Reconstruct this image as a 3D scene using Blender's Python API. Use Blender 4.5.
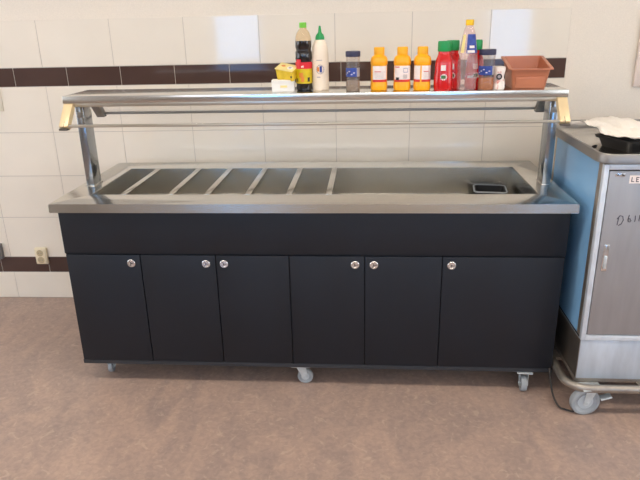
import bpy, bmesh, math, random
from mathutils import Vector, Matrix
random.seed(4)
S = bpy.context.scene
COL = S.collection
for o in list(bpy.data.objects):
    bpy.data.objects.remove(o)

# ------------------------------------------------------------------ camera
cd = bpy.data.cameras.new('camera'); cam = bpy.data.objects.new('camera', cd); COL.objects.link(cam)
cd.sensor_width = 36; cd.lens = 612.27 / 640 * 36; cd.clip_start = .05
r = Vector((0.9970843756535939, 0.07315409873382271, -0.02170773286008695))
u = Vector((-0.004443846978326137, 0.33966385622762896, 0.9405363985495775))
f = Vector((-0.07617742481546617, 0.9376976818842087, -0.33899860963942796))
cam.matrix_world = Matrix(((r.x, u.x, -f.x, 0.2548620920181017), (r.y, u.y, -f.y, -2.428198242121289),
                           (r.z, u.z, -f.z, 1.621001493041799), (0, 0, 0, 1)))
S.camera = cam
# ------------------------------------------------------------------ world, exposure
w = bpy.data.worlds.new('world'); S.world = w; w.use_nodes = True
w.node_tree.nodes['Background'].inputs[0].default_value = (.75, .85, 1, 1)
w.node_tree.nodes['Background'].inputs[1].default_value = .6
S.view_settings.view_transform = 'Standard'; S.view_settings.look = 'None'
S.view_settings.gamma = 1; S.view_settings.use_curve_mapping = False
S.view_settings.exposure = 0.34
LAMP = 17.0        # ceiling panels
WIN = 7.0         # daylight on the window blinds and on the added windows

# ------------------------------------------------------------------ materials
def srgb(c):
    return tuple((x / 255 / 12.92 if x / 255 <= .04045 else ((x / 255 + .055) / 1.055) ** 2.4) for x in c) + (1,)
M = {}
def mat(name, c, rough=.5, metal=0, spec=.5, noise=0, nscale=8, stretch=(1, 1, 1), bump=0, bscale=60, c2=None, coat=0, rvar=0, detail=4):
    m = bpy.data.materials.new(name); m.use_nodes = True; nt = m.node_tree; b = nt.nodes['Principled BSDF']
    b.inputs['Base Color'].default_value = srgb(c); b.inputs['Roughness'].default_value = rough
    b.inputs['Metallic'].default_value = metal; b.inputs['Specular IOR Level'].default_value = spec
    b.inputs['Coat Weight'].default_value = coat
    tc = nt.nodes.new('ShaderNodeTexCoord'); mp = nt.nodes.new('ShaderNodeMapping')
    nt.links.new(tc.outputs['Object'], mp.inputs[0]); mp.inputs['Scale'].default_value = stretch
    n = nt.nodes.new('ShaderNodeTexNoise'); n.inputs['Scale'].default_value = nscale; n.inputs['Detail'].default_value = detail
    nt.links.new(mp.outputs[0], n.inputs[0])
    cr = nt.nodes.new('ShaderNodeValToRGB')
    a = srgb(c); k = noise or .04
    cr.color_ramp.elements[0].position = .3; cr.color_ramp.elements[1].position = .7
    cr.color_ramp.elements[0].color = srgb(c2) if c2 else tuple(x * (1 - k) for x in a[:3]) + (1,)
    cr.color_ramp.elements[1].color = a if c2 else tuple(min(1, x * (1 + k)) for x in a[:3]) + (1,)
    nt.links.new(n.outputs[0], cr.inputs[0]); nt.links.new(cr.outputs[0], b.inputs['Base Color'])
    if rvar:
        mr = nt.nodes.new('ShaderNodeMapRange'); mr.inputs['To Min'].default_value = max(0, rough - rvar); mr.inputs['To Max'].default_value = rough + rvar
        mr.inputs['From Min'].default_value = .3; mr.inputs['From Max'].default_value = .7
        nt.links.new(n.outputs[0], mr.inputs['Value']); nt.links.new(mr.outputs[0], b.inputs['Roughness'])
    if bump:
        n2 = nt.nodes.new('ShaderNodeTexNoise'); n2.inputs['Scale'].default_value = bscale; nt.links.new(mp.outputs[0], n2.inputs[0])
        bp = nt.nodes.new('ShaderNodeBump'); bp.inputs['Strength'].default_value = bump; bp.inputs['Distance'].default_value = .002
        nt.links.new(n2.outputs[0], bp.inputs['Height']); nt.links.new(bp.outputs[0], b.inputs['Normal'])
    M[name] = m; return m
def clear(name, c, tint=.85, rough=.05, body=0.0, ior=1.45):
    """thin clear sheet or bottle wall: lets light straight through, shines at the edges"""
    m = bpy.data.materials.new(name); m.use_nodes = True; nt = m.node_tree; nt.nodes.clear()
    out = nt.nodes.new('ShaderNodeOutputMaterial'); t = nt.nodes.new('ShaderNodeBsdfTransparent'); g = nt.nodes.new('ShaderNodeBsdfGlossy')
    fr = nt.nodes.new('ShaderNodeFresnel'); fr.inputs[0].default_value = ior; mx = nt.nodes.new('ShaderNodeMixShader')
    d = nt.nodes.new('ShaderNodeBsdfDiffuse'); d.inputs[0].default_value = srgb(c); m2 = nt.nodes.new('ShaderNodeMixShader')
    t.inputs[0].default_value = tuple(tint * x for x in srgb(c)[:3]) + (1,); g.inputs['Roughness'].default_value = rough
    m2.inputs[0].default_value = body
    nt.links.new(t.outputs[0], m2.inputs[1]); nt.links.new(d.outputs[0], m2.inputs[2])
    ge = nt.nodes.new('ShaderNodeNewGeometry'); iv = nt.nodes.new('ShaderNodeMath'); iv.operation = 'SUBTRACT'; iv.inputs[0].default_value = 1; mu = nt.nodes.new('ShaderNodeMath'); mu.operation = 'MULTIPLY'
    nt.links.new(ge.outputs['Backfacing'], iv.inputs[1]); nt.links.new(iv.outputs[0], mu.inputs[0]); nt.links.new(fr.outputs[0], mu.inputs[1])
    nt.links.new(mu.outputs[0], mx.inputs[0]); nt.links.new(m2.outputs[0], mx.inputs[1]); nt.links.new(g.outputs[0], mx.inputs[2])
    nt.links.new(mx.outputs[0], out.inputs[0]); M[name] = m; return m
def emit(name, c, s, lines=0, pitch=.14):
    m = bpy.data.materials.new(name); m.use_nodes = True; nt = m.node_tree; nt.nodes.clear()
    out = nt.nodes.new('ShaderNodeOutputMaterial'); e = nt.nodes.new('ShaderNodeEmission')
    e.inputs[0].default_value = srgb(c); e.inputs[1].default_value = s
    if lines:
        tc = nt.nodes.new('ShaderNodeTexCoord'); wv = nt.nodes.new('ShaderNodeTexWave'); wv.bands_direction = 'Z'; wv.wave_type = 'BANDS'
        wv.inputs['Scale'].default_value = .314 / pitch; wv.inputs['Distortion'].default_value = .5; wv.inputs['Detail'].default_value = 1
        cr = nt.nodes.new('ShaderNodeValToRGB'); cr.color_ramp.elements[0].color = tuple(x * .15 for x in srgb(c)[:3]) + (1,); cr.color_ramp.elements[1].color = srgb(c)
        cr.color_ramp.elements[0].position = 0; cr.color_ramp.elements[1].position = .3
        nt.links.new(tc.outputs['Object'], wv.inputs[0]); nt.links.new(wv.outputs[1], cr.inputs[0]); nt.links.new(cr.outputs[0], e.inputs[0])
    nt.links.new(e.outputs[0], out.inputs[0]); M[name] = m; return m

mat('wallpaper', (240, 230, 215), .85, bump=.5, bscale=220, noise=.03, nscale=160)
mat('cream_tile', (242, 233, 218), .06, noise=.025, nscale=3, spec=.5)
mat('brown_tile', (80, 60, 54), .08, noise=.12, nscale=4)
mat('grout', (205, 196, 184), .9)
mat('ceiling_paint', (238, 235, 230), .9)
mat('room_paint', (186, 177, 166), .9)
mat('white_frame', (235, 235, 232), .4)
mat('steel', (214, 211, 204), .19, 1, noise=.04, nscale=3, stretch=(1, 6, 6), rvar=.02)
mat('steel_front', (220, 221, 223), .30, 1, noise=.12, nscale=2.2, stretch=(2, 1, .3), rvar=.06)
mat('post_steel', (156, 160, 164), .2, 1, noise=.1, nscale=4)
mat('basin_steel', (200, 196, 188), .22, 1, noise=.08, nscale=2, rvar=.03)
mat('cart_steel', (150, 147, 144), .42, .85, noise=.1, nscale=12, rvar=.08)
mat('door_steel', (168, 168, 170), .45, .55, noise=.07, nscale=30, stretch=(1, 1, .15), rvar=.06)
mat('rail_steel', (168, 160, 150), .45, .8, noise=.15, nscale=18)
mat('floor_tinted_steel', (150, 142, 134), .38, .9, noise=.15, nscale=9)  # skirt steel made darker and browner: the floor's reflection is in its colour
mat('frame_alu', (214, 222, 230), .4, .2, noise=.08, nscale=20)
mat('skirt_steel', (196, 206, 216), .45, .35, noise=.18, nscale=14, stretch=(1, 1, .25))
mat('zinc', (205, 212, 214), .42, .4, noise=.15, nscale=40)
mat('caster_grey', (160, 166, 170), .6, noise=.1, nscale=30)
mat('caster_light', (196, 204, 208), .55)
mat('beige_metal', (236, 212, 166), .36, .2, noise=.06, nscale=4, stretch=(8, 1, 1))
mat('bracket_end', (96, 90, 82), .4, .6)
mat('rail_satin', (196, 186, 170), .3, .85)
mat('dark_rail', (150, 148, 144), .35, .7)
mat('black_laminate', (24, 28, 36), .46, spec=.4, noise=.10, nscale=5, stretch=(1.4, 1, .6), rvar=.07, bump=.05, bscale=90)
mat('black_edge', (52, 55, 60), .45)
mat('chrome', (225, 225, 225), .18, 1)
mat('dark_slot', (40, 40, 42), .5)
mat('blue_laminate', (138, 190, 234), .22, noise=.05, nscale=2)
mat('black_plastic', (22, 22, 24), .6)
mat('tray_black', (38, 37, 38), .35, noise=.2, nscale=12)
mat('paper', (252, 246, 236), .8, noise=.03, nscale=10)
mat('socket_cream', (242, 228, 196), .4)
mat('socket_hole', (196, 178, 142), .5)
mat('grey_plastic', (128, 126, 126), .5)
mat('cream_plate', (226, 216, 196), .5)
mat('pink_board', (236, 218, 206), .8)
mat('cable_black', (48, 44, 42), .5)
mat('white_card', (238, 236, 230), .6)
mat('yellow_card', (232, 200, 60), .5, c2=(206, 172, 30), nscale=30)
mat('pale_yellow', (244, 226, 150), .5)
mat('mustard', (250, 172, 10), .3, noise=.04, nscale=30)
mat('mustard_cap', (248, 176, 14), .35)
mat('label_white', (240, 228, 222), .5, noise=.05, nscale=60)
mat('label_red', (214, 50, 40), .5)
mat('label_blue', (58, 84, 168), .45, c2=(30, 52, 130), nscale=60)
mat('label_black', (36, 32, 34), .5)
mat('label_green', (60, 110, 60), .5)
mat('label_grey', (170, 160, 160), .5)
mat('label_orange', (226, 140, 60), .5)
mat('ketchup', (206, 18, 18), .22, noise=.1, nscale=20, coat=.4)
mat('green_cap', (24, 150, 78), .35)
mat('lime_cap', (120, 206, 60), .35)
mat('soy', (22, 12, 10), .12, coat=.6)
mat('yellow_label', (226, 200, 20), .4, c2=(196, 170, 10), nscale=40)
mat('red_label', (220, 30, 44), .4)
mat('cream_bottle', (240, 224, 202), .3, noise=.02, nscale=10)
mat('navy_lid', (44, 44, 74), .45)
mat('spice_orange', (214, 134, 62), .8, c2=(176, 98, 40), nscale=120)
mat('spice_grey', (176, 158, 136), .8, c2=(132, 112, 92), nscale=140)
mat('yellow_cap', (248, 196, 20), .35)
mat('pink_white', (244, 234, 224), .5, c2=(216, 128, 112), nscale=38)
M['pink_white'].node_tree.nodes['Color Ramp'].color_ramp.elements[0].position = .36; M['pink_white'].node_tree.nodes['Color Ramp'].color_ramp.elements[1].position = .44
mat('terracotta', (186, 116, 84), .38, noise=.06, nscale=6)
mat('marker_ink', (70, 66, 78), .7)
clear('guard_glass', (255, 255, 255), 1.0, .03, ior=1.3)
clear('clear_plastic', (250, 236, 234), .98, .06, body=.16)
clear('clear_jar', (240, 236, 234), .96, .08, body=.08)
clear('amber_plastic', (250, 236, 212), .98, .06, body=.2)
emit('window_blind', (118, 188, 255), WIN * 1.1, 1)
emit('window_low', (120, 170, 226), WIN * .55)
emit('added_side_blind', (236, 242, 250), WIN * .4)
emit('added_high_pane', (232, 240, 250), WIN * .55)
emit('lamp_diffuser', (255, 243, 228), LAMP)

# floor: marbled linoleum
def lino():
    m = bpy.data.materials.new('marbled_lino'); m.use_nodes = True; nt = m.node_tree; b = nt.nodes['Principled BSDF']; L = nt.links
    tc = nt.nodes.new('ShaderNodeTexCoord')
    def noise(sc, det, dist=0, st=None):
        n = nt.nodes.new('ShaderNodeTexNoise'); n.inputs['Scale'].default_value = sc; n.inputs['Detail'].default_value = det; n.inputs['Distortion'].default_value = dist
        if st:
            mp = nt.nodes.new('ShaderNodeMapping'); mp.inputs['Scale'].default_value = st; mp.inputs['Rotation'].default_value = (0, 0, .5); L.new(tc.outputs['Object'], mp.inputs[0]); L.new(mp.outputs[0], n.inputs[0])
        else: L.new(tc.outputs['Object'], n.inputs[0])
        return n
    def ramp(n, p0, c0, p1, c1):
        cr = nt.nodes.new('ShaderNodeValToRGB'); e = cr.color_ramp.elements
        e[0].position = p0; e[0].color = srgb(c0); e[1].position = p1; e[1].color = srgb(c1); L.new(n.outputs[0], cr.inputs[0]); return cr
    a = ramp(noise(5, 9, 1.6, (1, .45, 1)), .32, FL[0], .68, FL[1])
    c = ramp(noise(45, 6, .8), .34, FL[2], .66, FL[3])
    mx = nt.nodes.new('ShaderNodeMix'); mx.data_type = 'RGBA'; mx.inputs[0].default_value = .5
    L.new(a.outputs[0], mx.inputs[6]); L.new(c.outputs[0], mx.inputs[7])
    v = ramp(noise(14, 5, 2.5), .60, (0, 0, 0), .68, (255, 255, 255))
    m3 = nt.nodes.new('ShaderNodeMix'); m3.data_type = 'RGBA'; m3.inputs[7].default_value = srgb(FL[4])
    mm = nt.nodes.new('ShaderNodeMath'); mm.operation = 'MULTIPLY'; mm.inputs[1].default_value = .35
    L.new(v.outputs[0], mm.inputs[0]); L.new(mm.outputs[0], m3.inputs[0]); L.new(mx.outputs[2], m3.inputs[6])
    L.new(m3.outputs[2], b.inputs['Base Color']); b.inputs['Roughness'].default_value = .36; b.inputs['Specular IOR Level'].default_value = .5
    M['lino'] = m
FL = [(150, 132, 124), (190, 162, 144), (150, 131, 123), (184, 158, 143), (206, 182, 162)]
lino()

# ------------------------------------------------------------------ mesh helpers
class MB:
    def __init__(s): s.bm = bmesh.new()
    def merge(s, b2, xf=None):
        if xf is not None: bmesh.ops.transform(b2, matrix=xf, verts=b2.verts)
        me = bpy.data.meshes.new('t'); b2.to_mesh(me); b2.free(); s.bm.from_mesh(me); bpy.data.meshes.remove(me); return s
    def box(s, x0, x1, y0, y1, z0, z1, bev=0, seg=2, xf=None):
        b = bmesh.new(); bmesh.ops.create_cube(b, size=1)
        bmesh.ops.transform(b, matrix=Matrix.Translation(((x0 + x1) / 2, (y0 + y1) / 2, (z0 + z1) / 2)) @ Matrix.Diagonal((x1 - x0, y1 - y0, z1 - z0, 1)), verts=b.verts)
        if bev: bmesh.ops.bevel(b, geom=b.edges[:], offset=bev, segments=seg, affect='EDGES', profile=.5)
        return s.merge(b, xf)
    def prism(s, pts, z0, z1, bev=0, xf=None):
        """closed outline in xy raised from z0 to z1"""
        b = bmesh.new(); vs = [b.verts.new((x, y, z0)) for x, y in pts]; fc = b.faces.new(vs)
        e = bmesh.ops.extrude_face_region(b, geom=[fc]); bmesh.ops.translate(b, verts=[v for v in e['geom'] if isinstance(v, bmesh.types.BMVert)], vec=(0, 0, z1 - z0))
        bmesh.ops.recalc_face_normals(b, faces=b.faces[:])
        if bev: bmesh.ops.bevel(b, geom=[ed for ed in b.edges if abs(ed.verts[0].co.z - ed.verts[1].co.z) < 1e-6], offset=bev, segments=2, affect='EDGES')
        return s.merge(b, xf)
    def lathe(s, prof, n=32, sx=1, sy=1, c=(0, 0, 0), a0=0, a1=2 * math.pi, sq=0, xf=None):
        """profile of (radius, z); sq > 0 squares the section off a little"""
        b = bmesh.new(); full = abs(a1 - a0 - 2 * math.pi) < 1e-6; k = n if full else n + 1; rings = []
        for rr, z in prof:
            ring = []
            for i in range(k):
                a = a0 + (a1 - a0) * i / n; q = 1
                if sq: q = (abs(math.cos(a)) ** (2 + sq) + abs(math.sin(a)) ** (2 + sq)) ** (-1 / (2 + sq))
                ring.append(b.verts.new((c[0] + rr * q * math.cos(a) * sx, c[1] + rr * q * math.sin(a) * sy, c[2] + z)))
            rings.append(ring)
        for p, q in zip(rings, rings[1:]):
            for i in range(k if full else k - 1):
                j = (i + 1) % k; b.faces.new((p[i], p[j], q[j], q[i]))
        if full:
            if prof[0][0] > 1e-5: b.faces.new(rings[0][::-1])
            if prof[-1][0] > 1e-5: b.faces.new(rings[-1])
            bmesh.ops.remove_doubles(b, verts=b.verts[:], dist=1e-6)
            bmesh.ops.recalc_face_normals(b, faces=b.faces[:])
        return s.merge(b, xf)
    def cyl(s, p, q, rad, n=24, rad2=None):
        p, q = Vector(p), Vector(q); d = q - p; L = d.length
        xf = Matrix.Translation(p) @ d.to_track_quat('Z', 'Y').to_matrix().to_4x4()
        rad2 = rad if rad2 is None else rad2; e = min(.0015, rad * .2, L * .2)
        return s.lathe([(rad - e, 0), (rad, e), (rad2, L - e), (rad2 - e, L)], n, xf=xf)
    def tube(s, pts, rad, n=12, closed=False, flat=1):
        pts = [Vector(p) for p in pts]; b = bmesh.new(); rings = []; N = len(pts); up = Vector((0, 0, 1)); 
        for i, p in enumerate(pts):
            if closed: t = pts[(i + 1) % N] - pts[i - 1]
            else: t = pts[min(i + 1, N - 1)] - pts[max(i - 1, 0)]
            t.normalize(); ref = up if abs(t.dot(up)) < .95 else Vector((0, 1, 0))
            a = t.cross(ref).normalized(); c = a.cross(t)
            rings.append([b.verts.new(p + a * rad * flat * math.cos(2 * math.pi * k / n) + c * rad * math.sin(2 * math.pi * k / n)) for k in range(n)])
        pr = list(zip(rings, rings[1:])) + ([(rings[-1], rings[0])] if closed else [])
        for p, q in pr:
            for i in range(n):
                j = (i + 1) % n; b.faces.new((p[i], p[j], q[j], q[i]))
        if not closed: b.faces.new(rings[0]); b.faces.new(rings[-1])
        bmesh.ops.recalc_face_normals(b, faces=b.faces[:]); return s.merge(b)
    def build(s, name, m, parent=None, smooth=True, ang=40):
        bm = s.bm
        if parent is not None:
            off = Vector(parent.get('_o', (0, 0, 0))); bmesh.ops.translate(bm, verts=bm.verts, vec=-off)
        for fc in bm.faces: fc.smooth = smooth
        for e in bm.edges:
            if len(e.link_faces) == 2 and e.calc_face_angle(0) > math.radians(ang): e.smooth = False
        me = bpy.data.meshes.new(name); bm.to_mesh(me); bm.free(); me.materials.append(M[m])
        o = bpy.data.objects.new(name, me); COL.objects.link(o)
        if parent is not None:
            o.parent = parent; o['_o'] = tuple(parent.get('_o', (0, 0, 0)))
        return o
def thing(name, label, cat, loc, group=None, world=True, rz=0):
    """Empty at the base of a thing; world=True: its parts are given in room coordinates"""
    o = bpy.data.objects.new(name, None); COL.objects.link(o); o.location = loc; o.empty_display_size = .05
    o.rotation_euler.z = rz; o['_o'] = tuple(loc) if world else (0., 0., 0.)
    o['label'] = label; o['category'] = cat
    if group: o['group'] = group
    return o
def tag(o, label, cat, group=None):
    o['label'] = label; o['category'] = cat
    if group: o['group'] = group
    return o
def struct(o): o['kind'] = 'structure'; return o
def copy_tree(o, parent=None):
    c = o.copy(); COL.objects.link(c); c.parent = parent
    for ch in [x for x in bpy.data.objects if x.parent == o]: copy_tree(ch, c)
    return c

# ------------------------------------------------------------------ room
WY, WA = .9896, .0155
def wallrot(o): o.location = (0, WY, 0); o.rotation_euler.z = WA; return o
X0, X1, YB, ZC = -4.2, 4.6, -6.0, 2.8
struct(MB().box(X0, X1, YB, 1.2, -.1, 0).build('floor', 'lino'))
struct(MB().box(X0, X1, YB, 1.2, ZC, ZC + .1).build('ceiling', 'ceiling_paint'))
struct(MB().box(X0 - .1, X0, YB, 1.2, 0, ZC).build('wall_left', 'room_paint'))
struct(MB().box(X1, X1 + .1, YB, 1.2, 0, ZC).build('wall_right', 'room_paint'))
wb = struct(wallrot(MB().box(-4.3, 4.7, .008, .12, 0, ZC).build('wall_back', 'wallpaper')))
# tile cladding: every tile slightly out of true, as laid
TW, TX, G = .4058, -1.5416, .0016
zt, zb1, zb0, zl1, zl0 = 1.6506, 1.4035, 1.3003, .2771, .1753
rows = [(zb1, zt)] + [(zb0 - (k + 1) * (zb0 - zl1) / 4, zb0 - k * (zb0 - zl1) / 4) for k in range(4)] + [(.0015, zl0)]
cream, brown = MB(), MB()
def tile(mb, x0, x1, z0, z1):
    tx, tz = random.gauss(0, .0012), random.gauss(0, .0012)
    c = Vector(((x0 + x1) / 2, 0, (z0 + z1) / 2))
    xf = Matrix.Translation(c) @ Matrix.Rotation(tx, 4, 'Z') @ Matrix.Rotation(tz, 4, 'X') @ Matrix.Translation(-c)
    mb.box(x0 + G, x1 - G, -.001, .007, z0 + G, z1 - G, .0008, 1, xf)
xe = TX + 7 * TW
for z0, z1 in rows:
    for k in range(-5, 7):
        tile(cream, TX + k * TW, TX + (k + 1) * TW, z0, z1)
SB = -1.7134
for z0, z1 in ((zb0, zb1), (zl0, zl1)):
    x = SB - 6 * .3042
    while x < xe - .01:
        tile(brown, x, min(x + .3042, xe), z0, z1); x += .3042
for mb, nm, m in ((cream, 'cream_wall_tiles', 'cream_tile'), (brown, 'brown_tile_bands', 'brown_tile')):
    o = mb.build(nm, m); o.parent = wb
gb = MB().box(TX - 5 * TW, xe - .001, .001, .0078, 0, zt - .002).build('grout', 'grout'); gb.parent = wb
# wall behind the camera with the two windows whose blinds show in the tiles
wins = [(-2.06, -1.20), (2.34, 3.12)]
wz0, wz1 = 1.0, 2.45
wf = MB(); xs = [X0] + [v for p in wins for v in p] + [X1]
for a, b in ((X0, wins[0][0]), (wins[0][1], wins[1][0]), (wins[1][1], X1)): wf.box(a, b, YB - .2, YB, 0, ZC)
for a, b in wins: wf.box(a, b, YB - .2, YB, 0, .85); wf.box(a, b, YB - .2, YB, wz1, ZC)
struct(wf.build('wall_front', 'room_paint'))
for i, (a, b) in enumerate(wins):
    fr = MB()
    for x in (a + .03, b - .03): fr.box(x - .03, x + .03, YB - .16, YB - .04, .85, wz1, .004)
    fr.box(a, b, YB - .16, YB - .04, .85, .9, .004).box(a, b, YB - .16, YB - .04, wz1 - .06, wz1, .004)
    o = struct(fr.build('window_%d' % (i + 1), 'white_frame'))
    MB().box(a + .06, b - .06, YB - .12, YB - .11, wz0, wz1 - .06).build('blind', 'window_blind', o)
    MB().box(a + .06, b - .06, YB - .14, YB - .13, .9, wz0).build('window_pane', 'window_low', o)
for sx, nm in ((X0, 3), (X1, 4)):  # unseen side windows, added to bring in more daylight
    s_ = 1 if sx < 0 else -1
    fr = MB(); xa, xb = sorted((sx + s_ * .005, sx + s_ * .07)); ya, yb = (-2.4, .5) if sx < 0 else (-4.4, -.6)
    for y in (ya, (ya + yb) / 2, yb): fr.box(xa, xb, y - .03, y + .03, .85, 2.45, .004)
    fr.box(xa, xb, ya, yb, .85, .91, .004).box(xa, xb, ya, yb, 2.39, 2.45, .004)
    o = struct(fr.build('window_%d' % nm, 'white_frame'))
    MB().box(min(sx, sx + s_ * .03) + .004, max(sx, sx + s_ * .03), ya + .03, (ya + yb) / 2 - .03, .91, 2.39).build('blind', 'added_side_blind', o)
    MB().box(min(sx, sx + s_ * .03) + .004, max(sx, sx + s_ * .03), (ya + yb) / 2 + .03, yb - .03, .91, 2.39).build('blind', 'added_side_blind', o)
for i, (a, b) in enumerate(((-4.0, -2.2), (-1.0, .5), (.7, 2.2), (3.25, 4.45))):  # row of high windows added on the unseen wall for frontal light
    fr = MB()
    for x in (a + .02, b - .02): fr.box(x - .02, x + .02, YB + .004, YB + .05, 1.92, 2.70, .004)
    fr.box(a + .04, b - .04, YB + .004, YB + .05, 1.92, 1.96, .004).box(a + .04, b - .04, YB + .004, YB + .05, 2.66, 2.70, .004)
    o = struct(fr.build('window_%d' % (i + 5), 'white_frame'))
    MB().box(a + .04, b - .04, YB + .008, YB + .02, 1.96, 2.66).build('added_high_pane', 'added_high_pane', o)
# ceiling lamps of the room
lamp0 = None
for i, (x, y) in enumerate([(-1.6, -.9), (.3, -.9), (2.2, -.9), (-1.6, -4.4), (.3, -4.4), (2.2, -4.4)]):
    if lamp0 is None:
        lamp0 = t = thing('ceiling_light', '', 'ceiling light', (x, y, ZC), 'ceiling lights', False)
        h = MB().box(-.6, .6, -.15, -.13, -.05, 0).box(-.6, .6, .13, .15, -.05, 0).box(-.6, -.58, -.15, .15, -.05, 0).box(.58, .6, -.15, .15, -.05, 0)
        h.build('lamp_housing', 'white_frame', t); MB().box(-.58, .58, -.13, .13, -.04, -.03).build('diffuser', 'lamp_diffuser', t)
    else: t = copy_tree(lamp0); t.location = (x, y, ZC)
    t['label'] = 'white ceiling light panel, %s of the %s row of three' % (('leftmost', 'middle', 'rightmost')[i % 3], ('front', 'rear')[i // 3])

# ------------------------------------------------------------------ wall fittings
t = thing('wall_socket', 'cream double power socket on the low brown tile band left of the counter', 'power socket', (-1.741, .955, .235))
MB().box(-1.778, -1.704, .940, .961, .236, .341, .005, 3).build('back_box', 'socket_cream', t)
MB().box(-1.772, -1.710, .935, .941, .243, .334, .003).build('cover_plate', 'socket_cream', t)
for z in (.311, .266):
    XF = Matrix.Translation((-1.741, .935, z)) @ Matrix.Rotation(math.pi / 2, 4, 'X')
    e = MB().lathe([(.0205, -.001), (.0205, .002), (.0180, .002), (.0172, .0006), (0, .0006)], 28, xf=XF).build('socket_outlet', 'socket_hole', t)
    for dx_ in (-.008, .008): MB().lathe([(.0028, 0), (.0028, .0012), (0, .0012)], 12, xf=XF @ Matrix.Translation((dx_, 0, 0))).build('contact_hole', 'grey_plastic', e)
t = thing('cable_box', 'grey plastic junction box on the wall at the left edge, above the low brown band', 'junction box', (-2.03, .955, .27))
MB().box(-2.09, -1.983, .925, .957, .272, .368, .006, 3).build('box_body', 'grey_plastic', t)
MB().box(-2.083, -1.99, .921, .926, .279, .361, .002).build('box_lid', 'grey_plastic', t)
t = thing('wall_plate', 'flat cream cover plate on the tiles at the far left edge', 'cover plate', (-1.86, .955, 1.168))
MB().box(-1.93, -1.806, .952, .959, 1.168, 1.288, .002).build('plate', 'cream_plate', t)
t = thing('notice_board', 'pale pink board on the wallpaper at the right edge', 'board', (1.9, 1.01, 1.25))
MB().box(1.655, 2.3, 1.003, 1.0155, 1.25, 1.62, .002).build('board_panel', 'pink_board', t)

# ------------------------------------------------------------------ serving counter
H, T = .90, .0377
sc = thing('serving_counter', 'long black serving counter with stainless worktop, cold wells and raised glass-guarded shelf', 'serving counter', (0, .4, 0))
cbm = MB().box(-1.086, -1.068, .036, .80, .125, H - T - .002).box(1.068, 1.086, .036, .80, .125, H - T - .002)
cbm.box(-1.068, 1.068, .782, .80, .125, H - T - .002).box(-1.068, 1.068, .036, .050, .125, H - T - .002).box(-1.068, 1.068, .050, .782, .125, .143)
cbm.build('cabinet_body', 'black_laminate', sc)
MB().box(-1.087, 1.087, .028, .80, .103, .124, .002).build('base_board', 'black_edge', sc)
MB().box(-1.087, 1.087, .028, .0362, .664, H - T - .0005, .001).build('fascia_panel', 'black_laminate', sc)
dx = [-1.083, -.743, -.405, -.081, .2465, .5765, 1.083]
lk = [-.786, -.449, -.369, .205, .286, .616]
for i in range(6):
    d = MB().box(dx[i] + .002, dx[i + 1] - .002, .0225, .036, .1275, .6595, .002).build('door', 'black_laminate', sc)
    l = MB().lathe([(.0005, .0), (.0185, 0), (.0185, .003), (.016, .0052), (.012, .0052), (.011, .003), (.0, .003)], 32, xf=Matrix.Translation((lk[i], .0225, .6215)) @ Matrix.Rotation(math.pi / 2, 4, 'X')).build('door_lock', 'chrome', d)
    tr = MB()
    for k in range(3):
        a = k * 2.094 + .5; tr.box(-.0012, .0012, .0035, .0105, .0028, .0045, 0, xf=Matrix.Translation((lk[i], .0225, .6215)) @ Matrix.Rotation(math.pi / 2, 4, 'X') @ Matrix.Rotation(a, 4, 'Z'))
    tr.cyl((lk[i], .0197, .6215), (lk[i], .0182, .6215), .003, 12)
    tr.build('lock_slot', 'dark_slot', d)
# worktop: slab with the long well opening and folded front
ox0, ox1, oy0, oy1, D = -.986, .985, .155, .661, .8065
wt = MB(); b = bmesh.new()
def ringv(x0, x1, y0, y1, z): return [b.verts.new(p) for p in ((x0, y0, z), (x1, y0, z), (x1, y1, z), (x0, y1, z))]
o1, i1 = ringv(-1.109, 1.107, 0, D, H), ringv(ox0, ox1, oy0, oy1, H)
o0, i0 = ringv(-1.109, 1.107, 0, D, H - T), ringv(ox0, ox1, oy0, oy1, H - T)
for v in o0[:2]: v.co.y -= .0042
for k in range(4):
    j = (k + 1) % 4
    b.faces.new((o1[k], o1[j], i1[j], i1[k])); b.faces.new((o0[j], o0[k], i0[k], i0[j])); b.faces.new((o0[k], o0[j], o1[j], o1[k])); b.faces.new((i1[k], i1[j], i0[j], i0[k]))
bmesh.ops.recalc_face_normals(b, faces=b.faces[:])
bmesh.ops.bevel(b, geom=b.edges[:], offset=.0016, segments=2, affect='EDGES'); wt.merge(b)
wto = wt.build('worktop', 'steel', sc, ang=60)
ec = MB().box(1.100, 1.1085, .004, .030, H - T + .006, H - .008, .002).build('corner_catch', 'chrome', sc)
# basin, open on top
b = bmesh.new(); zf = .748
a, c = ringv(ox0 + .002, ox1 - .002, oy0 + .002, oy1 - .002, H - .004), ringv(ox0 + .012, ox1 - .012, oy0 + .012, oy1 - .012, zf)
for k in range(4):
    j = (k + 1) % 4; b.faces.new((a[k], a[j], c[j], c[k]))
b.faces.new(c)
bmesh.ops.recalc_face_normals(b, faces=b.faces[:])
bmesh.ops.bevel(b, geom=[e for e in b.edges if len(e.link_faces) == 2], offset=.018, segments=4, affect='EDGES')
bmesh.ops.solidify(b, geom=b.faces[:], thickness=.0012)
MB().merge(b).build('well_basin', 'basin_steel', sc)
for xc in (-.8375, -.6205, -.4555, -.2715, -.0885, .0885):
    MB().box(xc - .0135, xc + .0135, oy0 - .003, oy1 + .003, H - .004, H + .0012, .0008).box(xc - .0135, xc - .0115, oy0 + .003, oy1 - .003, H - .022, H, 0).box(xc + .0115, xc + .0135, oy0 + .003, oy1 - .003, H - .022, H, 0).build('divider_bar', 'steel', sc)
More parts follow.
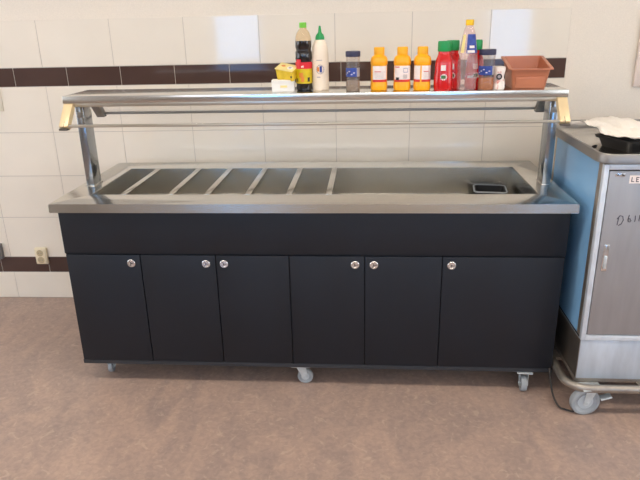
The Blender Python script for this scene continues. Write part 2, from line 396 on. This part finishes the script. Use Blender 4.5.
# overshelf
SZ, SY0, SY1, SX = 1.327, .222, .49, 1.083
for s in (-1, 1):
    p = MB().box(s * 1.058 - .0185, s * 1.058 + .0185, .315, .40, H, SZ - .032, .003).build('shelf_post', 'post_steel', sc)
    MB().box(s * 1.058 - .022, s * 1.058 + .022, .308, .407, H, H + .003, .001).build('post_foot', 'steel', p)
    MB().box(s * 1.058 - .014, s * 1.058 + .014, .3135, .3155, 1.22, 1.245, .0005).build('switch_plate', 'dark_rail', p)
sh = MB().box(-SX, SX, SY0, SY1, SZ - .031, SZ, .0014).build('shelf_top', 'steel', sc)
MB().box(-SX + .03, SX - .03, SY0 + .012, SY0 + .03, SZ - .048, SZ - .031, .002).build('guard_top_rail', 'rail_satin', sc)
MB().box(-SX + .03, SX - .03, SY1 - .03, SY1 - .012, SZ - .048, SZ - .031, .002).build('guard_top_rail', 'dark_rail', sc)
def slant(x0, x1, ya, za, yb, zb_, th, name, m, par, bev=.002):
    A, B = Vector((0, ya, za)), Vector((0, yb, zb_)); d = B - A; L = d.length; d.normalize()
    n = Vector((0, -d.z, d.y))
    R = Matrix(((1, 0, 0, 0), (0, n.y, -d.y, ya), (0, n.z, -d.z, za), (0, 0, 0, 1)))
    return MB().box(x0, x1, -th / 2, th / 2, -L, 0, bev, xf=R).build(name, m, par)
for s in (-1, 1):
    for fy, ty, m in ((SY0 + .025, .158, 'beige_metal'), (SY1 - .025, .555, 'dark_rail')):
        xa, xb = sorted((s * (SX - .002), s * (SX - .042)))
        br = slant(xa, xb, fy, SZ - .03, ty, 1.198, .030, 'guard_bracket', m, sc)
        xm = s * (SX - .024)
        slant(xm - .0012, xm + .0012, fy - .0165 * (1 if ty < .3 else -1), SZ - .034, ty - .0158 * (1 if ty < .3 else -1), 1.204, .0015, 'bracket_groove', 'bracket_end', br, 0)
        MB().box(xa + .001, xb - .001, ty - .016, ty + .016, 1.190, 1.1985, .002).build('bracket_end_cap', 'bracket_end', br)
slant(-SX + .043, SX - .043, SY0 + .022, SZ - .048, .160, 1.212, .005, 'guard_glass', 'guard_glass', sc, .0005)
slant(-SX + .043, SX - .043, SY1 - .022, SZ - .048, .553, 1.212, .005, 'guard_glass', 'guard_glass', sc, .0005)
MB().box(-SX + .042, SX - .042, .152, .166, 1.201, 1.213, .003).build('guard_bottom_rail', 'rail_satin', sc)
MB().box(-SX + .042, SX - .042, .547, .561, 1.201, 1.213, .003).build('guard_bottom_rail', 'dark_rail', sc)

def caster(par, x, y, ztop, rad, ang, name='caster', wide=.022, light='caster_light', brake=False, plate=True):
    """swivel caster: plate, fork, wheel (> hub); ang = heading of the rolling direction"""
    R = Matrix.Translation((x, y, 0)) @ Matrix.Rotation(ang, 4, 'Z')
    def put(mb): bmesh.ops.transform(mb.bm, matrix=R, verts=mb.bm.verts); return mb
    off = .018
    fk = MB(); 
    for s in (-1, 1):
        yy = s * (wide / 2 + .004)
        pts = [(-.024, ztop - .008), (.022, ztop - .008), (off + .014, rad - .006), (off + .004, rad - .014), (off - .008, rad - .010)]
        fk.prism([(a, c) for a, c in pts], yy - .0015, yy + .0015, .0004, xf=Matrix.Rotation(math.pi / 2, 4, 'X') if False else Matrix(((1, 0, 0, 0), (0, 0, 1, 0), (0, 1, 0, 0), (0, 0, 0, 1))))
    fk.box(-.025, .024, -wide / 2 - .006, wide / 2 + .006, ztop - .012, ztop - .007, .001)
    fo = put(fk).build(name, 'zinc', par)
    if plate: put(MB().box(-.044, .044, -.034, .034, ztop - .006, ztop, .0015).cyl((0, 0, ztop - .010), (0, 0, ztop - .006), .022)).build('mounting_plate', 'zinc', fo)
    wh = MB().lathe([(rad * .52, -wide * .3), (rad * .72, -wide * .42), (rad * .78, -wide * .5), (rad * .96, -wide * .45), (rad, -wide * .25), (rad, wide * .25), (rad * .96, wide * .45), (rad * .78, wide * .5), (rad * .72, wide * .42), (rad * .52, wide * .3)], 40,
                    xf=Matrix.Translation((off, 0, rad)) @ Matrix.Rotation(math.pi / 2, 4, 'X'))
    put(wh).build('wheel', 'caster_grey', fo)
    put(MB().cyl((off, -wide * .36, rad), (off, wide * .36, rad), rad * .54, 28).cyl((off, -wide / 2 - .008, rad), (off, wide / 2 + .008, rad), .006, 14)).build('hub', light, fo)
    if brake:
        bk = MB().box(off + .01, off + .075, -.018, .018, rad * 1.18, rad * 1.18 + .006, .002, xf=Matrix.Translation((off, 0, rad * 1.2)) @ Matrix.Rotation(.32, 4, 'Y') @ Matrix.Translation((-off, 0, -rad * 1.2)))
        put(bk).build('brake_pedal', 'zinc', fo)
    return fo
caster(sc, -1.0, .115, .1028, .037, math.pi / 2 + .12)
caster(sc, -.05, .068, .1028, .037, .0)
cr_ = caster(sc, .972, .062, .1028, .037, -math.pi / 2 - .08, wide=.028)
for x in (-1.0, -.05, .972): caster(sc, x, .68, .1035, .037, math.pi / 2)

# ------------------------------------------------------------------ black tub in the well
def rrect(hx, hy, rad, n=6):
    P = []
    for cx, cy, a in ((hx - rad, hy - rad, 0), (-hx + rad, hy - rad, 90), (-hx + rad, -hy + rad, 180), (hx - rad, -hy + rad, 270)):
        for k in range(n + 1):
            t = math.radians(a + 90 * k / n); P.append((cx + rad * math.cos(t), cy + rad * math.sin(t)))
    return P
def loft(levels):
    """levels: list of (outline, z); skin between outlines of the same length"""
    b = bmesh.new(); R = [[b.verts.new((x, y, z(x, y) if callable(z) else z)) for x, y in pts] for pts, z in levels]
    for p, q in zip(R, R[1:]):
        n = len(p)
        for i in range(n): b.faces.new((p[i], p[(i + 1) % n], q[(i + 1) % n], q[i]))
    b.faces.new(R[0]); b.faces.new(R[-1]); bmesh.ops.recalc_face_normals(b, faces=b.faces[:])
    return b
def tub_levels(hx, hy, h, rad, th=.002, rim=.006, taper=.82):
    return [(rrect(hx * taper, hy * taper, rad * taper), 0), (rrect(hx, hy, rad), h - .004), (rrect(hx + rim, hy + rim, rad + rim), h - .004), (rrect(hx + rim, hy + rim, rad + rim), h),
            (rrect(hx - th, hy - th, rad - th), h), (rrect(hx * taper - th, hy * taper - th, rad * taper), th)]
t = thing('plastic_tub', 'small rounded black plastic tub with grey rim inside the long open well', 'tub', (.862, .565, zf + .0015), None, False, -.12)
MB().merge(loft([(p, z) for p, z in tub_levels(.072, .066, .064, .02)])).build('tub_body', 'black_plastic', t)
rm = MB(); rm.tube([(x, y, .0635) for x, y in rrect(.077, .071, .024)], .004, 8, True); rm.build('rim', 'caster_grey', t)

# ------------------------------------------------------------------ shelf items
def arc_label(mb, rad, z0, z1, a0, a1, sq=0, sx=1, sy=1, n=16):
    mb.lathe([(rad, z0), (rad, z1)], n, a0=math.radians(a0), a1=math.radians(a1), sq=sq, sx=sx, sy=sy); return mb
def item(name, label, cat, x, y, group=None, rz=0): return thing(name, label, cat, (x, y, SZ), group, False, rz)
VF = -90 - 6  # angle on a bottle that faces the camera

# white box + yellow packet box on it
t = item('cardboard_box', 'small white cardboard box under the yellow packet box', 'box', -.113, .315, None, .06)
MB().box(-.049, .049, -.032, .032, 0, .044, .002).build('box_body', 'white_card', t)
e = MB().box(-.050, .050, -.033, .033, .036, .050, .002).build('lid', 'white_card', t)
MB().box(-.012, .018, -.0336, -.0328, .018, .027).build('print', 'pale_yellow', t)
t = thing('packet_box', 'open yellow packet box lying tilted on the white box, beside the dark bottle', 'packet box', (-.094, .318, SZ + .050), None, False, -.35)
tl = Matrix.Rotation(.0, 4, 'X')
yb = loft([([(-.036, -.026), (.036, -.026), (.036, .026), (-.036, .026)], 0), ([(-.042, -.03), (.038, -.03), (.038, .03), (-.042, .03)], lambda x, y: .048 - .16 * x + .36 * y)])
m_ = MB(); m_.merge(yb); m_.build('carton', 'yellow_card', t)
lid = MB().box(-.045, .040, -.033, .032, .0, .0035, .001, xf=Matrix.Translation((0, 0, .0485)) @ Matrix.Rotation(.16, 4, 'Y') @ Matrix.Rotation(.346, 4, 'X')).build('carton_lid', 'pale_yellow', t)
xl = Matrix.Translation((0, 0, .0485)) @ Matrix.Rotation(.16, 4, 'Y') @ Matrix.Rotation(.346, 4, 'X')
MB().lathe([(.013, .0036), (.013, .0046), (0, .0046)], 20, xf=xl @ Matrix.Translation((.016, -.004, 0))).build('round_emblem', 'white_card', lid)
MB().lathe([(.007, .0046), (.007, .0052), (0, .0052)], 16, xf=xl @ Matrix.Translation((.016, -.004, 0))).build('emblem_centre', 'label_grey', lid)
MB().lathe([(.010, .0036), (.010, .0042), (0, .0042)], 20, sy=.7, xf=xl @ Matrix.Translation((-.02, .004, 0))).build('orange_print', 'label_orange', lid)
MB().box(.0385, .048, -.050, -.024, -.004, .030, .002).build('hanging_flap', 'yellow_card', t)
MB().box(.040, .046, -.0515, -.0495, .010, .018).build('dark_print', 'label_black', t)

# dark soy bottle
t = item('soy_bottle', 'tall dark sauce bottle with lime green cap and red and yellow label', 'bottle', -.022, .332)
sh_ = [(.030, 0), (.035, .004), (.036, .012), (.0345, .03), (.036, .045), (.036, .105), (.0335, .118), (.0335, .124), (.036, .134), (.036, .162), (.0325, .170), (.0325, .174), (.0352, .184), (.035, .208)]
MB().lathe(sh_, 40).build('dark_sauce', 'soy', t)
MB().lathe([(.0350, .208), (.033, .225), (.027, .242), (.018, .254), (.014, .260), (.0135, .268)], 40).build('bottle_top', 'amber_plastic', t)
MB().lathe([(.0155, .262), (.0155, .280), (.0145, .283), (0, .283)], 32).build('cap', 'lime_cap', t)
lb = arc_label(MB(), .0366, .032, .098, VF - 85, VF + 85).build('yellow_label', 'yellow_label', t)
arc_label(MB(), .0368, .094, .122, VF - 85, VF + 85).build('red_label', 'red_label', t)
q = MB(); q.lathe([(.0375, .100), (.0375, .122), (.0372, .134)], 10, a0=math.radians(VF - 48), a1=math.radians(VF - 8)); q.build('red_crest', 'red_label', t)
q = MB()
for k in range(7): arc_label(q, .0373, .100, .100 + .008 - .002 * (k % 2), VF - 52 + k * 9, VF - 46 + k * 9, n=2)
q.build('lettering', 'label_white', lb)
q = MB(); arc_label(q, .0371, .040, .062, VF - 12, VF + 12, n=6); arc_label(q, .0373, .058, .078, VF - 24, VF + 4, n=6); q.build('food_picture', 'label_orange', lb)
arc_label(MB(), .0372, .040, .054, VF - 46, VF - 34, n=3).build('dark_picture', 'label_black', lb); arc_label(MB(), .0372, .040, .058, VF + 34, VF + 52, n=3).build('dark_picture', 'label_black', lb)

# squeeze bottle
t = item('squeeze_bottle', 'cream coloured squeeze bottle with pointed green nozzle cap', 'squeeze bottle', .050, .335)
MB().lathe([(.031, 0), (.0355, .004), (.036, .012), (.036, .150), (.034, .176), (.028, .198), (.020, .210), (.018, .216)], 40).build('bottle_body', 'cream_bottle', t)
MB().lathe([(.0195, .208), (.0195, .222), (.016, .232), (.008, .240), (.0055, .258), (.004, .268), (0, .2685)], 32).build('nozzle_cap', 'green_cap', t)
VS = -90 - 2
q = MB(); 
for k in range(16):
    a = k * math.pi / 8; q.lathe([(.0364, .088 + .018 * math.sin(a)), (.0364, .088 + .018 * math.sin(a) + .0045)], 2, a0=math.radians(VS) + .45 * math.cos(a), a1=math.radians(VS) + .45 * math.cos(a) + .13)
em = q.build('round_emblem', 'label_grey', t)
arc_label(MB(), .0366, .082, .100, VS - 18, VS - 3, n=4).build('orange_half', 'label_orange', em)
arc_label(MB(), .0366, .078, .104, VS, VS + 16, n=4).build('blue_half', 'label_blue', em)
arc_label(MB(), .0364, .127, .130, VS - 22, VS + 18, n=6).build('small_print', 'label_grey', t); arc_label(MB(), .0364, .056, .060, VS - 20, VS + 4, n=4).build('small_print', 'label_grey', t)

# spice shakers
def shaker(x, y, label, h, rad, lid, fill, lab, fz, name='spice_shaker'):
    t = item(name, label, 'spice shaker', x, y, None)
    hl = h - .022
    MB().lathe([(rad * .93, 0), (rad, .004), (rad, .03), (rad * .94, .045), (rad * .96, hl - .02), (rad * .98, hl)], 36).build('clear_jar', 'clear_jar', t)
    MB().lathe([(rad * .88, .002), (rad * .95, .006), (rad * .95, .03), (rad * .9, fz), (0, fz + .002)], 32).build('spice_filling', fill, t)
    MB().lathe([(rad * 1.02, hl), (rad * 1.04, hl + .003), (rad * 1.04, h - .002), (rad * 1.0, h), (0, h)], 36).build('lid', lid, t)
    l = arc_label(MB(), rad * 1.0, .062, .098, VF - 95, VF + 40).build('label', lab, t)
    q = MB(); 
    for k in range(5): arc_label(q, rad * 1.012, .070 + .006 * (k % 3), .074 + .006 * (k % 3), VF - 70 + k * 20, VF - 58 + k * 20, n=2)
    q.build('lettering', 'label_white', l)
    arc_label(MB(), rad * .985, .062, .098, VF + 40, VF + 80).build('side_label', 'label_grey', t)
    return t
shaker(.193, .272, 'clear spice shaker with navy lid standing alone left of the mustard bottles', .165, .0300, 'navy_lid', 'spice_grey', 'label_blue', .045)
shaker(.750, .258, 'clear spice shaker with navy lid and orange spice, next to the small white shaker', .163, .0330, 'navy_lid', 'spice_orange', 'label_blue', .050)

# mustard bottles
def mustard(x, y, label, variant, rz=0):
    t = item('mustard_bottle', label, 'mustard bottle', x, y, 'yellow mustard bottles on the shelf', rz)
    MB().lathe([(.031, 0), (.0355, .004), (.0362, .012), (.0362, .030), (.0345, .036), (.0345, .104), (.0362, .110), (.0362, .126), (.032, .138), (.024, .144), (.021, .147)], 44, sq=.6).build('bottle_body', 'mustard', t)
    MB().lathe([(.022, .146), (.0225, .149), (.0225, .174), (.0205, .178), (0, .178)], 40).build('cap', 'mustard_cap', t)
    c = VF + variant[0]; w_ = variant[1]
    l = arc_label(MB(), .0350, .046, .103, c - w_, c + w_, sq=.6).build('label', 'label_white', t)
    arc_label(MB(), .0353, .037, .047, c - w_, c + w_, sq=.6).build('red_stripe', 'label_red', l)
    for part in variant[2]:
        q = MB()
        if part == 'line': arc_label(q, .0355, .078, .081, c - w_ * .7, c + w_ * .1, sq=.6, n=5); q.build('red_print', 'label_red', l)
        if part == 'text':
            for k in range(7): arc_label(q, .0354, .051 + k * .0045, .0518 + k * .0045, c - w_ * .7, c + w_ * .7, sq=.6, n=6)
            q.build('small_print', 'label_grey', l)
        if part == 'code':
            for k in range(9): arc_label(q, .0355, .050, .068, c + w_ * .1 + k * 3.2, c + w_ * .1 + k * 3.2 + 1.6, sq=.6, n=1)
            q.build('barcode', 'label_grey', l)
        if part == 'box':
            for z0, z1, a0, a1 in ((.076, .0775, 8, 36), (.092, .0935, 8, 36), (.076, .0935, 8, 10), (.076, .0935, 34, 36)): arc_label(q, .0355, z0, z1, c + a0, c + a1, sq=.6, n=4)
            q.build('blue_outline', 'label_blue', l)
        if part == 'top': arc_label(q, .0355, .096, .100, c - w_ * .85, c - w_ * .3, sq=.6, n=4); q.build('red_print', 'label_red', l)
        if part == 'mark': arc_label(q, .0355, .044, .056, c - w_ * .7, c - w_ * .35, sq=.6, n=4); q.build('dark_mark', 'label_black', l)
    if len(variant) > 3: 
        arc_label(MB(), .0350, .046, .103, variant[3][0], variant[3][1], sq=.6).build('label', 'label_white', t); arc_label(MB(), .0353, .037, .047, variant[3][0], variant[3][1], sq=.6).build('red_stripe', 'label_red', t)
mustard(.304, .298, 'yellow mustard bottle nearest the lone navy-lidded shaker', (12, 52, ('line', 'text')))
mustard(.402, .288, 'middle of the three yellow mustard bottles, its label showing a barcode', (4, 62, ('top', 'code', 'box', 'mark')))
mustard(.486, .280, 'yellow mustard bottle right beside the red ketchup, yellow stripe between two labels', (40, 42, ('line', 'text'), (-166, -108)))

# ketchup bottles
def ketchup(x, y, label, rz=0):
    t = item('ketchup_bottle', label, 'ketchup bottle', x, y, 'red ketchup bottles on the shelf', rz)
    MB().lathe([(.034, 0), (.038, .004), (.0395, .014), (.0395, .045), (.0375, .070), (.036, .085), (.036, .105), (.033, .125), (.0265, .142), (.0245, .150), (.0245, .160)], 48, sy=.82, sq=.4).build('bottle_body', 'ketchup', t)
    MB().lathe([(.0262, .158), (.0275, .161), (.0275, .192), (.0255, .199), (0, .200)], 40, sy=.92).build('cap', 'green_cap', t)
    l = arc_label(MB(), .0378, .082, .104, VF - 16, VF + 14, sy=.82, sq=.4).build('white_label', 'label_white', t)
    q = MB()
    for k in range(10):
        a = k * math.pi / 5; q.lathe([(.0405, .056 + .010 * math.sin(a) - .003), (.0405, .056 + .010 * math.sin(a) + .003)], 2, sy=.82, sq=.4, a0=math.radians(VF) + .28 * math.cos(a), a1=math.radians(VF) + .28 * math.cos(a) + .12)
    q.build('label_ring', 'label_white', t)
    arc_label(MB(), .0410, .050, .063, VF - 12, VF + 14, sy=.82, sq=.4, n=6).build('green_emblem', 'label_green', t)
ketchup(.573, .262, 'frontmost red ketchup bottle with green cap, full emblem facing the camera')
ketchup(.616, .330, 'red ketchup bottle standing just behind and right of the frontmost ketchup')
ketchup(.712, .330, 'red ketchup bottle mostly hidden behind the clear yellow-capped bottle', .1)

# clear bottle with yellow cap
t = item('clear_bottle', 'tall clear plastic bottle with yellow cap and blue neck label', 'bottle', .671, .262)
prof = [(.034, 0), (.039, .004), (.041, .014), (.039, .026), (.041, .04), (.041, .06), (.0385, .072), (.041, .085), (.0405, .12), (.0375, .135), (.037, .150), (.032, .185), (.027, .22), (.019, .245), (.0145, .256), (.0145, .262)]
MB().lathe(prof, 40).build('bottle_body', 'clear_plastic', t)
MB().lathe([(.016, .258), (.0165, .260), (.0165, .277), (.0155, .280), (0, .280)], 32).build('cap', 'yellow_cap', t)
q = MB().lathe([(.0385, .150), (.0332, .185), (.0275, .224)], 10, a0=math.radians(VF - 14), a1=math.radians(VF + 62)); lb = q.build('blue_label', 'label_blue', t)
MB().lathe([(.0388, .152), (.0370, .162)], 8, a0=math.radians(VF - 8), a1=math.radians(VF + 40)).build('lettering', 'label_white', lb)
MB().lathe([(.0360, .170), (.0342, .180)], 8, a0=math.radians(VF + 4), a1=math.radians(VF + 40)).build('label_print', 'label_white', lb)
MB().lathe([(.0384, .152), (.0332, .186), (.0278, .222)], 6, a0=math.radians(VF - 56), a1=math.radians(VF - 30)).build('yellow_stripe', 'pale_yellow', t)
arc_label(MB(), .0415, .052, .062, VF + 0, VF + 36, n=6).build('moulded_print', 'label_grey', t)

# small white pepper shaker
t = item('salt_shaker', 'small waisted white shaker with round black emblem beside the brown bin', 'salt shaker', .808, .285)
MB().lathe([(.023, 0), (.0255, .003), (.025, .02), (.020, .042), (.020, .055), (.0245, .078), (.0235, .090), (.019, .0925), (0, .093)], 36, sq=.8).build('shaker_body', 'pink_white', t)
q = MB().lathe([(.0125, .0), (.0125, .002), (0, .002)], 24, xf=Matrix.Translation((-.004, -.0225, .052)) @ Matrix.Rotation(math.pi / 2, 4, 'X')); eo = q.build('round_emblem', 'label_black', t)
MB().lathe([(.0065, .002), (.0065, .003), (0, .003)], 20, xf=Matrix.Translation((-.004, -.0225, .052)) @ Matrix.Rotation(math.pi / 2, 4, 'X')).build('emblem_centre', 'label_grey', eo)

# brown stacking bin with the cut-down front
t = item('storage_bin', 'brown plastic open-fronted bin at the right end of the shelf', 'bin', .933, .350, None, .0)
def bz(x, y): return .134
def outline(hx, hy, rad): return rrect(hx, hy, rad, 4)
def rimz(top):
    def z(x, y):
        # rear half full height, then slopes down to the low front
        k = min(1, max(0, (.080 - y) / .165)); return top - .040 * k
    return z
def widen(P, dy): return P
lv = [(outline(.066, .076, .012), 0.0), (outline(.069, .079, .014), .004), (outline(.080, .092, .014), rimz(.117)), (outline(.091, .103, .014), rimz(.118)), (outline(.091, .103, .014), rimz(.123)),
      (outline(.077, .090, .012), rimz(.123)), (outline(.066, .076, .010), .005)]
bb = bmesh.new(); b2 = loft(lv); mbn = MB().merge(b2)
mbn.build('bin_body', 'terracotta', t)
MB().box(-.058, .058, -.0845, -.0800, .016, .064, .002, xf=Matrix.Rotation(.16, 4, 'X')).build('label_recess', 'terracotta', t)

# ------------------------------------------------------------------ heated cart on the right
CX0, CX1, CY0, CY1 = 1.145, 2.05, -.10, .68
ct = thing('meal_cart', 'steel and blue catering cart on casters at the right edge, beside the counter', 'cart', (1.6, .29, 0))
MB().box(CX0 + .004, CX1 - .004, CY0 + .02, CY1 - .004, .345, 1.0855).build('inner_body', 'cart_steel', ct)
MB().box(CX0, CX0 + .004, CY0 + .056, .511, .352, 1.0862).build('side_panel', 'blue_laminate', ct)
MB().box(CX0 + .001, CX0 + .004, .53, CY1 - .01, .352, 1.0862).build('side_panel', 'blue_laminate', ct)
MB().box(CX0 - .003, CX0 + .006, .512, .530, .352, 1.0862, .001).build('side_strip', 'rail_satin', ct)
MB().box(CX0 - .001, CX0 + .0035, CY0 + .021, CY0 + .055, .352, 1.0862, .001).build('corner_trim', 'rail_steel', ct)
MB().box(CX0 + .0015, CX1, CY0, CY1, .158, .343, .003).build('lower_skirt', 'skirt_steel', ct)
MB().box(CX0 - .002, CX0 + .0014, CY0 + .001, CY1, .158, .339, .0008).build('skirt_side', 'floor_tinted_steel', ct)
MB().box(CX0 + .0, CX0 + .01, CY0 + .022, CY1, .343, .352).build('panel_gasket', 'black_plastic', ct)
MB().box(CX0 - .004, CX0 + .03, CY0 + .006, CY1, .1525, .158, .001).build('skirt_gasket', 'rail_steel', ct)
# front frame round the door
fr = MB().box(CX0 - .002, 1.162, CY0 - .006, CY0 + .02, .344, 1.0862, .002).box(1.1622, CX1, CY0 - .006, CY0 + .02, 1.066, 1.0862, .002).box(1.1622, CX1, CY0 - .006, CY0 + .02, .344, .366, .002).box(CX1 - .02, CX1, CY0 - .006, CY0 + .02, .344, 1.0862, .002)
fr.build('front_frame', 'frame_alu', ct)
MB().box(1.1625, CX1 - .02, CY0 + .006, CY0 + .0195, .3665, 1.0655).build('door_seal', 'black_plastic', ct)
dr = MB().box(1.1655, CX1 - .025, CY0 - .004, CY0 + .010, .370, 1.061, .002).build('cart_door', 'door_steel', ct)
MB().box(1.181, 1.203, CY0 - .009, CY0 - .003, .655, .768, .003).build('door_latch', 'chrome', dr)
MB().box(1.186, 1.198, CY0 - .016, CY0 - .008, .668, .722, .003).build('latch_lever', 'zinc', dr)
MB().box(1.186, 1.222, CY0 - .0062, CY0 - .003, 1.040, 1.052, .001).build('riveted_slot', 'chrome', dr)
MB().box(1.192, 1.198, CY0 - .0068, CY0 - .006, 1.044, 1.049).box(1.210, 1.217, CY0 - .0068, CY0 - .006, 1.044, 1.049).build('slot_holes', 'dark_slot', dr)
st = MB().box(1.240, 1.360, CY0 - .0048, CY0 - .0038, 1.013, 1.044).build('door_label', 'label_white', dr)
q = MB()
for x0, x1, z0, z1 in ((1.247, 1.250, 1.019, 1.038), (1.247, 1.258, 1.019, 1.022), (1.264, 1.267, 1.019, 1.038), (1.264, 1.275, 1.035, 1.038), (1.264, 1.273, 1.027, 1.030), (1.264, 1.275, 1.019, 1.022), (1.281, 1.284, 1.019, 1.038), (1.281, 1.292, 1.035, 1.038), (1.290, 1.293, 1.019, 1.038)):
    q.box(x0, x1, CY0 - .0053, CY0 - .0047, z0, z1)
q.build('lettering', 'marker_ink', st)
q = MB(); yy = CY0 - .0048
def stroke(pts): q.tube([(1.216 + x, yy, .846 + z) for x, z in pts], .0016, 6)
stroke([(.006, .030), (.004, .012), (.003, .002)]); stroke([(.0, .026), (.010, .040), (.020, .037), (.024, .022), (.018, .006), (.008, .000)])       # D
stroke([(.044, .042), (.041, .026), (.043, .016), (.050, .014), (.053, .020), (.048, .028), (.042, .026)])                                       # b
stroke([(.066, .040), (.068, .026), (.067, .016)]); stroke([(.082, .042), (.082, .018)]); stroke([(.082, .030), (.094, .030)])
q.build('handwriting', 'marker_ink', dr)
# top pan with raised rounded rim
def rimprof(hx, hy): return rrect(hx, hy, .055, 8)
cxm, cym = (CX0 + CX1) / 2, (CY0 + CY1) / 2; hx, hy = (CX1 - CX0) / 2 + .026, (CY1 - CY0) / 2 + .024
def sft(P): return [(x + cxm, y + cym) for x, y in P]
lv = [(sft(rrect(hx - .020, hy - .020, .045, 8)), 1.0865), (sft(rrect(hx - .020, hy - .020, .045, 8)), 1.08625), (sft(rrect(hx, hy, .06, 8)), 1.093), (sft(rrect(hx, hy, .06, 8)), 1.122), (sft(rrect(hx - .004, hy - .004, .056, 8)), 1.127), (sft(rrect(hx - .014, hy - .014, .048, 8)), 1.127),
      (sft(rrect(hx - .020, hy - .020, .045, 8)), 1.120), (sft(rrect(hx - .026, hy - .026, .04, 8)), 1.0875)]
tp = MB().merge(loft(lv)).build('top_pan', 'cart_steel', ct)
MB().prism(sft(rrect(hx - .027, hy - .027, .039, 8)), 1.0870, 1.0885).build('pan_floor', 'steel', tp)
# bumper rail
bp = [(x + cxm, y + cym, .134) for x, y in rrect((CX1 - CX0) / 2 + .040, (CY1 - CY0) / 2 + .040, .09, 8)]
MB().tube(bp, .0175, 14, True).build('bumper_rail', 'rail_steel', ct)
MB().box(CX0 + .0, CX1 - .0, CY0 + .01, CY1 - .01, .135, .1525, .002).build('chassis_plate', 'rail_steel', ct)
MB().box(CX0 - .025, CX0 + .02, .10, .16, .128, .140).build('rail_mount', 'rail_steel', ct)
MB().box(CX0 - .025, CX0 + .02, .50, .56, .128, .140).build('rail_mount', 'rail_steel', ct)
MB().box(1.4, 1.46, CY0 - .025, CY0 + .03, .128, .140).build('rail_mount', 'rail_steel', ct)
caster(ct, 1.204, -.122, .135, .0625, math.pi + .12, wide=.030, brake=False)
MB().box(1.245, 1.292, -.150, -.115, .080, .088, .003, xf=Matrix.Translation((1.25, -.07, .08)) @ Matrix.Rotation(-.35, 4, 'Y') @ Matrix.Translation((-1.25, .07, -.08))).build('brake_pedal', 'zinc', ct)
for x, y in ((1.95, -.045), (1.213, .60), (1.95, .60)): caster(ct, x, y, .135, .0625, math.pi, wide=.030)
# cable looping down from the cart
cb = [(1.098, .075, .150), (1.083, .05, .150), (1.074, .02, .125), (1.072, -.02, .08), (1.078, -.06, .035), (1.094, -.095, .010), (1.115, -.108, .006), (1.135, -.118, .006), (1.15, -.122, .006)]
def smooth_path(P, n=6):
    P = [Vector(p) for p in P]; out = []
    for i in range(len(P) - 1):
        p0, p1, p2, p3 = P[max(i - 1, 0)], P[i], P[i + 1], P[min(i + 2, len(P) - 1)]
        for k in range(n):
            t_ = k / n; out.append(.5 * ((2 * p1) + (p2 - p0) * t_ + (2 * p0 - 5 * p1 + 4 * p2 - p3) * t_ ** 2 + (3 * p1 - p0 - 3 * p2 + p3) * t_ ** 3))
    return out + [P[-1]]
pc = MB().tube(smooth_path(cb), .0042, 10).build('power_cable', 'cable_black')
tag(pc, 'black power cable looping from the cart bumper rail down to the floor', 'cable')

# black tray with a crumpled paper sheet on the cart
t = thing('food_tray', 'black rectangular plastic tray on the cart top under the crumpled paper', 'tray', (1.4306, .232, 1.0886), None, False, .36)
MB().merge(loft([(rrect(.165, .085, .02), 0), (rrect(.178, .098, .025), .036), (rrect(.188, .108, .028), .037), (rrect(.190, .110, .028), .047), (rrect(.178, .098, .024), .047), (rrect(.163, .083, .018), .004)])).build('tray_body', 'tray_black', t)
b = bmesh.new(); NX, NY = 44, 34; V = {}
from mathutils import noise as mn
for i in range(NX + 1):
    for j in range(NY + 1):
        a, c = i / NX, j / NY
        BK = [(0, .46), (.25, .57), (.50, .62), (.66, .45), (1.01, .43)]
        for (p, yp), (q_, yq) in zip(BK, BK[1:]):
            if p <= a <= q_: yb_ = yp + (yq - yp) * (a - p) / (q_ - p)
        x = 1.226 + .39 * a; y0_ = .09 - .09 * math.sin(min(1, a * 7) * 1.57) + .03 * max(0, a - .3); y = y0_ + (yb_ - y0_) * c
        x += .022 * mn.noise(Vector((c * 3.3, 1.7, 0))) * (1 - a); y += .02 * mn.noise(Vector((a * 9, 5.2, 0))) * (1 - c)
        z = 1.153 + .008 * mn.noise(Vector((x * 9, y * 9, .3))) + .022 * abs(mn.noise(Vector((x * 16, y * 10 + x * 6, 2)))) + .007 * mn.noise(Vector((x * 45, y * 30, 4)))
        z += .010 * max(0, 1 - a * 5) ** 2 * c
        z = max(z, 1.1385)
        V[i, j] = b.verts.new((x, y, z))
for i in range(NX):
    for j in range(NY): b.faces.new((V[i, j], V[i + 1, j], V[i + 1, j + 1], V[i, j + 1]))
pp = MB().merge(b).build('paper_sheet', 'paper', ang=30)
sm = pp.modifiers.new('thickness', 'SOLIDIFY'); sm.thickness = .0008
tag(pp, 'crumpled cream paper sheet spread over the black tray on the cart', 'paper')
t = thing('rubber_strip', 'small dark rubber strip on the cart top in front of the black tray', 'strip', (1.205, .21, 1.0886), None, False, .9)
MB().box(-.004, .032, -.006, .006, 0, .006, .002).build('strip_body', 'black_plastic', t)

for o in bpy.data.objects:
    if '_o' in o: del o['_o']
